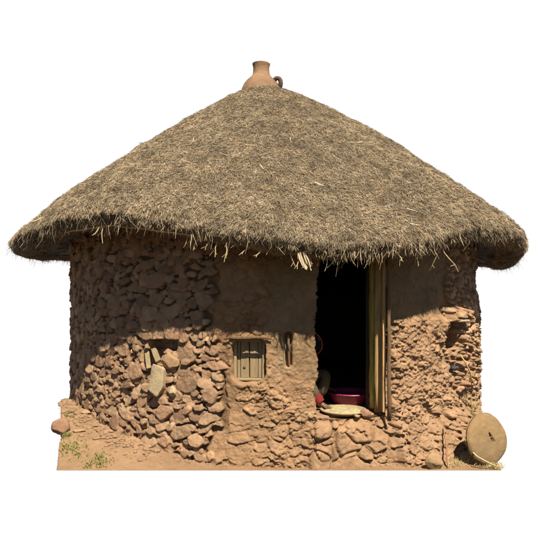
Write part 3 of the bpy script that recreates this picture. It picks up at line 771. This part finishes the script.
# grass
def blades(name, spots, m, lab, ln=(.03,.07), wd=.004, lean=.6, cat='grass'):
    Vv = []; Ff = []
    for (x, y, z, sc) in spots:
        l = random.uniform(*ln)*sc; a = random.uniform(0, 2*PI); le = random.uniform(0, lean)
        d = Vector((math.cos(a)*le, math.sin(a)*le, 1)).normalized(); d2 = (d+Vector((math.cos(a)*.5, math.sin(a)*.5, -.3))).normalized()
        sd = Vector((-math.sin(a+1), math.cos(a+1), 0))*wd; p = Vector((x, y, z-.004)); p1 = p+d*l*.5; p2 = p1+d2*l*.5; b = len(Vv)
        Vv += [p-sd, p+sd, p1+sd*.8, p1-sd*.8, p2]; Ff += [(b, b+1, b+2, b+3), (b+3, b+2, b+4)]
    mb = MB(); mb.v = [tuple(v) for v in Vv]; mb.f = Ff; o = mb.build(name, m); tag(o, lab, cat, kind='stuff'); return o
sp = []
for px, py, sp_, n in ((65,416,.06,60),(72,414,.05,70),(78,412,.04,30),(60,438,.05,60),(66,436,.04,50),(72,447,.07,110),(62,450,.07,60),(84,449,.03,15),(80,457,.05,30),(58,452,.04,30),(98,459,.06,60),(90,466,.06,60),(103,464,.06,60),(77,455,.02,14),(68,402,.05,20),(83,408,.03,12)):
    c = gpt(px, py)
    for _ in range(n):
        x = c.x+random.gauss(0, sp_*.8); y = c.y+random.gauss(0, sp_*.9)
        if y < YF+.02 or x < -1.97-(y-YF)*.27: continue
        sp.append((x, y, gz(x, y), 1))
blades('grass', sp, M_grass, 'sparse tufts of short green grass on the left earth slope', (.02,.055), .005, 1.2)
sp = []
for px, py, sp_, n in ((462,462,.05,60),(470,460,.06,110),(480,464,.07,150),(490,467,.07,150),(497,468,.04,60),(455,466,.06,80),(472,455,.04,60)):
    c = gpt(px, py)
    for _ in range(n):
        x = c.x+random.gauss(0, sp_); y = max(YF+.02, c.y+random.gauss(0, sp_*.6)); sp.append((min(x, 2.25), y, gz(x, y), 1))
blades('dry_grass', sp, M_dry, 'dry yellow grass and straw litter beneath the disc stone', (.03,.08), .0035, 2.0)
sp = []
for px, py, n in ((466,398,40),(470,405,50),(467,412,40),(472,420,30),(455,450,15),(463,455,25),(474,410,30)):
    c = wall_pt(px, py, -.02)
    for _ in range(n): sp.append((c.x+random.gauss(0,.03), c.y+random.gauss(0,.03)-.02, c.z+random.gauss(0,.04), .9))
blades('weed', sp, mat('yellow_green_weed', (.30,.25,.09), var=.3, island=.4), 'yellow green weeds growing from the wall just above the disc stone', (.03,.07), .0035, 1.5, cat='weeds')
# stick leaning on the foot of the pillar
mb = MB(); p = wall_pt(427.5, 424, .03); q = Vector(((448.5-266.5)/FPX*5.84, -CD+5.84, ZB+.01)); pts = [p.lerp(q, k/6)+Vector((random.uniform(-.006,.006), -.01*math.sin(k/6*PI), 0)) for k in range(7)]
mb.tube(pts, [.006,.008,.008,.009,.009,.009,.008], 6); o = mb.build('stick', mat('brown_stick', (.27,.13,.07), var=.25), smooth=True); tag(o, 'thin brown stick leaning on the foot of the mud pillar', 'stick')
mb = MB(); pts = [Vector(((px-266.5)/FPX*d, -CD+d, CZ-(py-285)/FPX*d)) for px, py, d in ((464,440,6.02),(469,449,5.90),(478,457,5.80),(489,463,5.79),(500,468,5.80))]
mb.tube(pts, [.004,.006,.007,.007,.006], 6); o = mb.build('straw_stalk', M_dry, smooth=True); tag(o, 'long curved straw stalk lying across the foot of the disc stone', 'straw')

# ------------------------------------------------------------ disc stone with slot
def disc():
    nr, na = 40, 120; vs = []; f = []
    Rr, th = .258, .052
    r, a = np.meshgrid(np.linspace(0, 1, nr), np.linspace(0, 2*PI, na, endpoint=False), indexing='ij')
    def side(sg):
        hgt = sg*th*(1-r**5)**.5 * (1+.25*(1-r))
        rad = r*Rr*(1+.022*np.sin(a*2+.6)+.014*np.sin(a*3+2)+.01*fbm(np.cos(a)*2, np.sin(a)*2, seed=3))
        x = rad*np.cos(a); z = rad*np.sin(a); y = hgt+fbm(x*6, z*6, seed=5+int(sg), o=4)*.014
        if sg < 0:
            c, s = math.cos(.95), math.sin(.95); u = (x-.012)*c-(z-.01)*s; v = (x-.012)*s+(z-.01)*c   # slot
            m = 1-sst(.7, 1.15, np.sqrt((u/.052)**2+(v/.017)**2)+.12*fbm(x*40, z*40, seed=9)); y = y+m*.055
        return np.stack([x, y, z], -1).reshape(-1, 3)
    A, B = side(-1.), side(1.); idx = np.arange(nr*na).reshape(nr, na); i2 = np.roll(idx, -1, 1)
    q = np.stack([idx[:-1], i2[:-1], i2[1:], idx[1:]], -1).reshape(-1, 4)
    o = mesh_np('disc_stone', np.concatenate([A, B]), np.concatenate([q, q[:, ::-1]+len(A)]), M_stone)
    o.location = (2.15, -CD+6.0, ZB+.245); o.rotation_euler = (math.radians(-14), math.radians(10), math.radians(26)); o.scale = (1, 1, .98)
    tag(o, 'smooth tan disc stone with a central slot leaning at the right wall foot', 'stone')
disc()

# ------------------------------------------------------------ clay pot on the apex
pot = empty('clay_pot', (-.075, 0, 3.955)); tag(pot, 'terracotta neck of a clay pot capping the tip of the thatched roof', 'pot')
mb = MB(); mb.lathe([(.30,-.05),(.292,.03),(.275,.08),(.245,.150),(.20,.205),(.155,.245),(.124,.28),(.115,.32),(.112,.36),(.114,.40),(.124,.432),(.125,.440),(.116,.445),(.104,.435),(.098,.36),(.095,.28),(.10,.2)], 64, wob=.022)
mb.build('pot_body', M_clay, pot, smooth=True)
mb = MB(); mb.lathe([(.2885,.045),(.293,.052),(.289,.060)], 64, wob=.01); 
hm = MB(); hm.tube([(.165,-.07,.165),(.205,-.09,.215),(.250,-.09,.215),(.275,-.085,.170),(.272,-.08,.115),(.25,-.06,.07)], [.034,.037,.038,.036,.034,.034], 10)
hm.build('pot_handle', mat('sooty_clay', (.11,.065,.04), bump=.008, bscale=22, var=.5, vscale=12), pot, smooth=True, sub=1)
# straw tuft collar around the pot's foot, a broken sherd
me = rock_mesh(.05, 71, flat=(1.4,.5,.5)); me.materials.append(M_wood_d); o = bpy.data.objects.new('broken_edge', me); COL.objects.link(o); o.parent = pot; o.location = (.19, -.22, .03)

# ------------------------------------------------------------ things inside the doorway
basin = empty('basin', (.915, -CD+6.72, .012)); tag(basin, 'magenta plastic basin on the floor behind the grain tray', 'basin')
mb = MB(); mb.lathe([(0,.004),(.175,.004),(.18,.0),(.19,.006),(.235,.108),(.236,.114),(.252,.116),(.258,.112),(.258,.122),(.252,.128),(.234,.127),(.226,.112),(.18,.016),(0,.014)], 64)
mb.build('bowl', M_plast, basin, smooth=False); COL.objects[-1] if False else None
for p in basin.children[0].data.polygons: p.use_smooth = True
tray = empty('grain_tray', (.775, -CD+6.185, .016)); tag(tray, 'round flat woven tray of pale grain at the door sill', 'tray')
mb = MB(); mb.lathe([(0,.004),(.20,.004),(.228,.022),(.236,.030),(.231,.036),(.222,.028),(.19,.012),(0,.012)], 56, wob=.008); mb.build('tray_rim', M_weave, tray, smooth=True)
V = []; nr, na = 40, 90
r, a = np.meshgrid(np.linspace(0, .212, nr), np.linspace(0, 2*PI, na, endpoint=False), indexing='ij'); x, y = r*np.cos(a), r*np.sin(a)
z = .014+.022*sst(.215, .10, r)*1+np.clip(fbm(x*9, y*9, seed=31), -1, 1)*.016+fbm(x*60, y*60, seed=32, o=2)*.005
z = np.where(r > .19, np.minimum(z, .03), z); idx = np.arange(nr*na).reshape(nr, na); i2 = np.roll(idx, -1, 1)
mesh_np('grain', np.stack([x, y, z], -1).reshape(-1, 3), np.stack([idx[:-1], idx[1:], i2[1:], i2[:-1]], -1).reshape(-1, 4), M_grain, tray)
p = Vector(((357-266.5)/FPX*6.08, -CD+6.08, .05)); tag(rock('rock', (p.x+.075, p.y-.05, .04), .055, M_pink, 81, (1,.7,.8), (0,.4,.2)), 'small angular stone wedged beneath the open door leaf', 'rock')
p = Vector(((351-266.5)/FPX*5.98, -CD+5.98, .01)); tag(rock('rock', (p.x+.06, p.y-.0, .022), .032, M_ochre, 82, (1.2,.7,.6), (0,.1,.2)), 'small flat stone chip beside the tray on the door sill', 'rock')

# ------------------------------------------------------------ person sitting inside, mostly hidden by the left door jamb
def skin(name, chains, m, parent, root_first=True, sub=2):
    """chains: list of point lists [(x,y,z,r),...]; chains share joints by exact coordinates"""
    vs = []; rs = []; es = []; key = {}
    for ch in chains:
        prev = None
        for (x, y, z, r) in ch:
            k = (round(x,4), round(y,4), round(z,4))
            if k not in key: key[k] = len(vs); vs.append((x, y, z)); rs.append(r)
            if prev is not None: es.append((prev, key[k]))
            prev = key[k]
    me = bpy.data.meshes.new(name); me.from_pydata(vs, es, []); me.update()
    o = bpy.data.objects.new(name, me); COL.objects.link(o); o.parent = parent
    md = o.modifiers.new('skin', 'SKIN'); md.use_smooth_shade = True; md.branch_smoothing = .3
    for i, r in enumerate(rs):
        d = me.skin_vertices[0].data[i]; rr = r if isinstance(r, tuple) else (r, r); d.radius = rr; d.use_root = (i == 0)
    s = o.modifiers.new('sub', 'SUBSURF'); s.levels = s.render_levels = sub
    me.materials.append(m); return o
pr = empty('person', (.36, -CD+6.62, .004)); tag(pr, 'person crouching just inside the doorway beside the tray, olive clothes, dark patterned headscarf', 'person')
# local: +x to the right (towards the basin), -y out of the door. feet at z=0
pel = (-.14,.06,.15,.13); ch = (-.06,.02,.40,.13); neck = (.045,-.07,.535,.05); nk2 = (.09,-.11,.585,.05)
hd = (.125,-.135,.645,.085); hdt = (.13,-.135,.715,.075)
kneeR = (.28,-.14,.37,.062); ankR = (.17,-.16,.05,.036); toeR = (.27,-.21,.025,.028)
kneeL = (.20,.16,.36,.062); ankL = (.12,.18,.05,.036); toeL = (.24,.18,.025,.028)
shR = (-.02,-.15,.47,.055); elR = (.10,-.30,.26,.040); wrR = (.20,-.335,.075,.026); plR = (.245,-.345,.058,.030)
shL = (-.02,.17,.47,.055); elL = (.14,.24,.28,.040); wrL = (.30,.20,.16,.026); plL = (.34,.18,.15,.028)
def fingers(pl, dx, dy, sgn):
    out_ = []
    for k, (o_, ln) in enumerate(((-.022,.055),(-.007,.065),(.008,.062),(.022,.048))):
        bx, by, bz = pl[0]+.018*dx-o_*dy*sgn, pl[1]+.018*dy+o_*dx*sgn, pl[2]
        out_.append([pl, (bx, by, bz, .0095), (bx+dx*ln*.45, by+dy*ln*.45, bz-.006, .0085), (bx+dx*ln*.9, by+dy*ln*.9, bz-.028, .0075)])
    bx, by = pl[0]-.008*dx+.030*dy, pl[1]-.008*dy-.030*dx
    out_.append([pl, (bx, by, pl[2]-.004, .010), (bx+dx*.03+dy*.012, by+dy*.03-dx*.012, pl[2]-.016, .0085)])
    return out_
skin('body', [[pel, ch, neck, nk2, hd, hdt], [pel, kneeR, ankR, toeR], [pel, kneeL, ankL, toeL], [ch, shR, elR, wrR, plR], [ch, shL, elL, wrL, plL]]+fingers(plR, .95, -.3, 1)+fingers(plL, .95, -.3, 1), M_skin, pr)
g = lambda p, r: (p[0], p[1], p[2], r)
skin('trousers', [[g(pel,.155), (kneeR[0],kneeR[1],kneeR[2],.080), (.20,-.155,.13,.068)], [g(pel,.155), (kneeL[0],kneeL[1],kneeL[2],.080), (.14,.175,.13,.062)]], M_olive, pr)
skin('shirt', [[(-.12,.05,.20,.155), g(ch,.15), (.0,.0,.50,.085)], [g(ch,.15), g(shR,.070), g(elR,.054), (.165,-.325,.14,.046)], [g(ch,.15), g(shL,.070), g(elL,.054), (.27,.21,.19,.044)]], M_olive, pr)
mb = MB(); mb.tube([(.150,-.318,.165),(.172,-.328,.125),(.192,-.334,.095)], [.050,.052,.048], 16, cap=False); mb.build('red_cuff', M_red, pr, smooth=True)
mb = MB(); mb.tube([(.06,-.17,.50),(.10,-.175,.520),(.135,-.15,.525),(.14,-.09,.52)], [.022,.024,.024,.022], 10); mb.build('orange_collar', M_orange, pr, smooth=True)
# headscarf: a cap with an orange rim and white squiggles
mb = MB(); mb.lathe([(0,.118),(.045,.112),(.085,.085),(.108,.040),(.115,.0),(.112,-.05),(.10,-.08)], 32); sc = mb.build('headscarf', M_black, pr, smooth=True); sc.location = (.105,-.12,.675); sc.rotation_euler = (0, -.35, 0)
m_ = sc.modifiers.new('so', 'SOLIDIFY'); m_.thickness = .006
mb = MB(); mb.tube([(.118*math.cos(t)+.0, -.05, .125*math.sin(t)) for t in np.linspace(-1.4, 1.9, 20)], .0065, 8); o = mb.build('scarf_rim', M_orange, sc, smooth=True)
for k in range(4):
    mb = MB(); b = -.35+.3*k; mb.tube([((.108+.006*math.sin(t*3))*math.cos(b+t*.06)*.86, -.062-.008*math.cos(t*2+k), (.104)*math.sin(b+t*.08)*.9) for t in np.linspace(0, 3, 9)], .0045, 6); mb.build('scarf_pattern', M_white, sc)
# face, turned towards the basin
for yy in (-.034, .034):
    mb = MB(); mb.lathe([(0,-.011),(.008,-.008),(.011,0),(.008,.008),(0,.011)], 12); o = mb.build('eye', M_white, pr, smooth=True); o.location = (.205, -.135+yy, .65)
    mb = MB(); mb.lathe([(0,-.005),(.005,0),(0,.005)], 8); q = mb.build('pupil', M_black, o); q.location = (.009, 0, 0)
mb = MB(); mb.tube([(.202,-.135,.665),(.220,-.135,.640),(.226,-.135,.625),(.21,-.135,.618)], [.008,.010,.013,.010], 8); mb.build('nose', M_skin, pr, smooth=True)
mb = MB(); mb.tube([(.195,-.162,.592),(.210,-.135,.594),(.195,-.108,.592)], [.004,.008,.004], 8); mb.build('mouth', M_skin, pr, smooth=True)

S.render.engine = 'CYCLES'
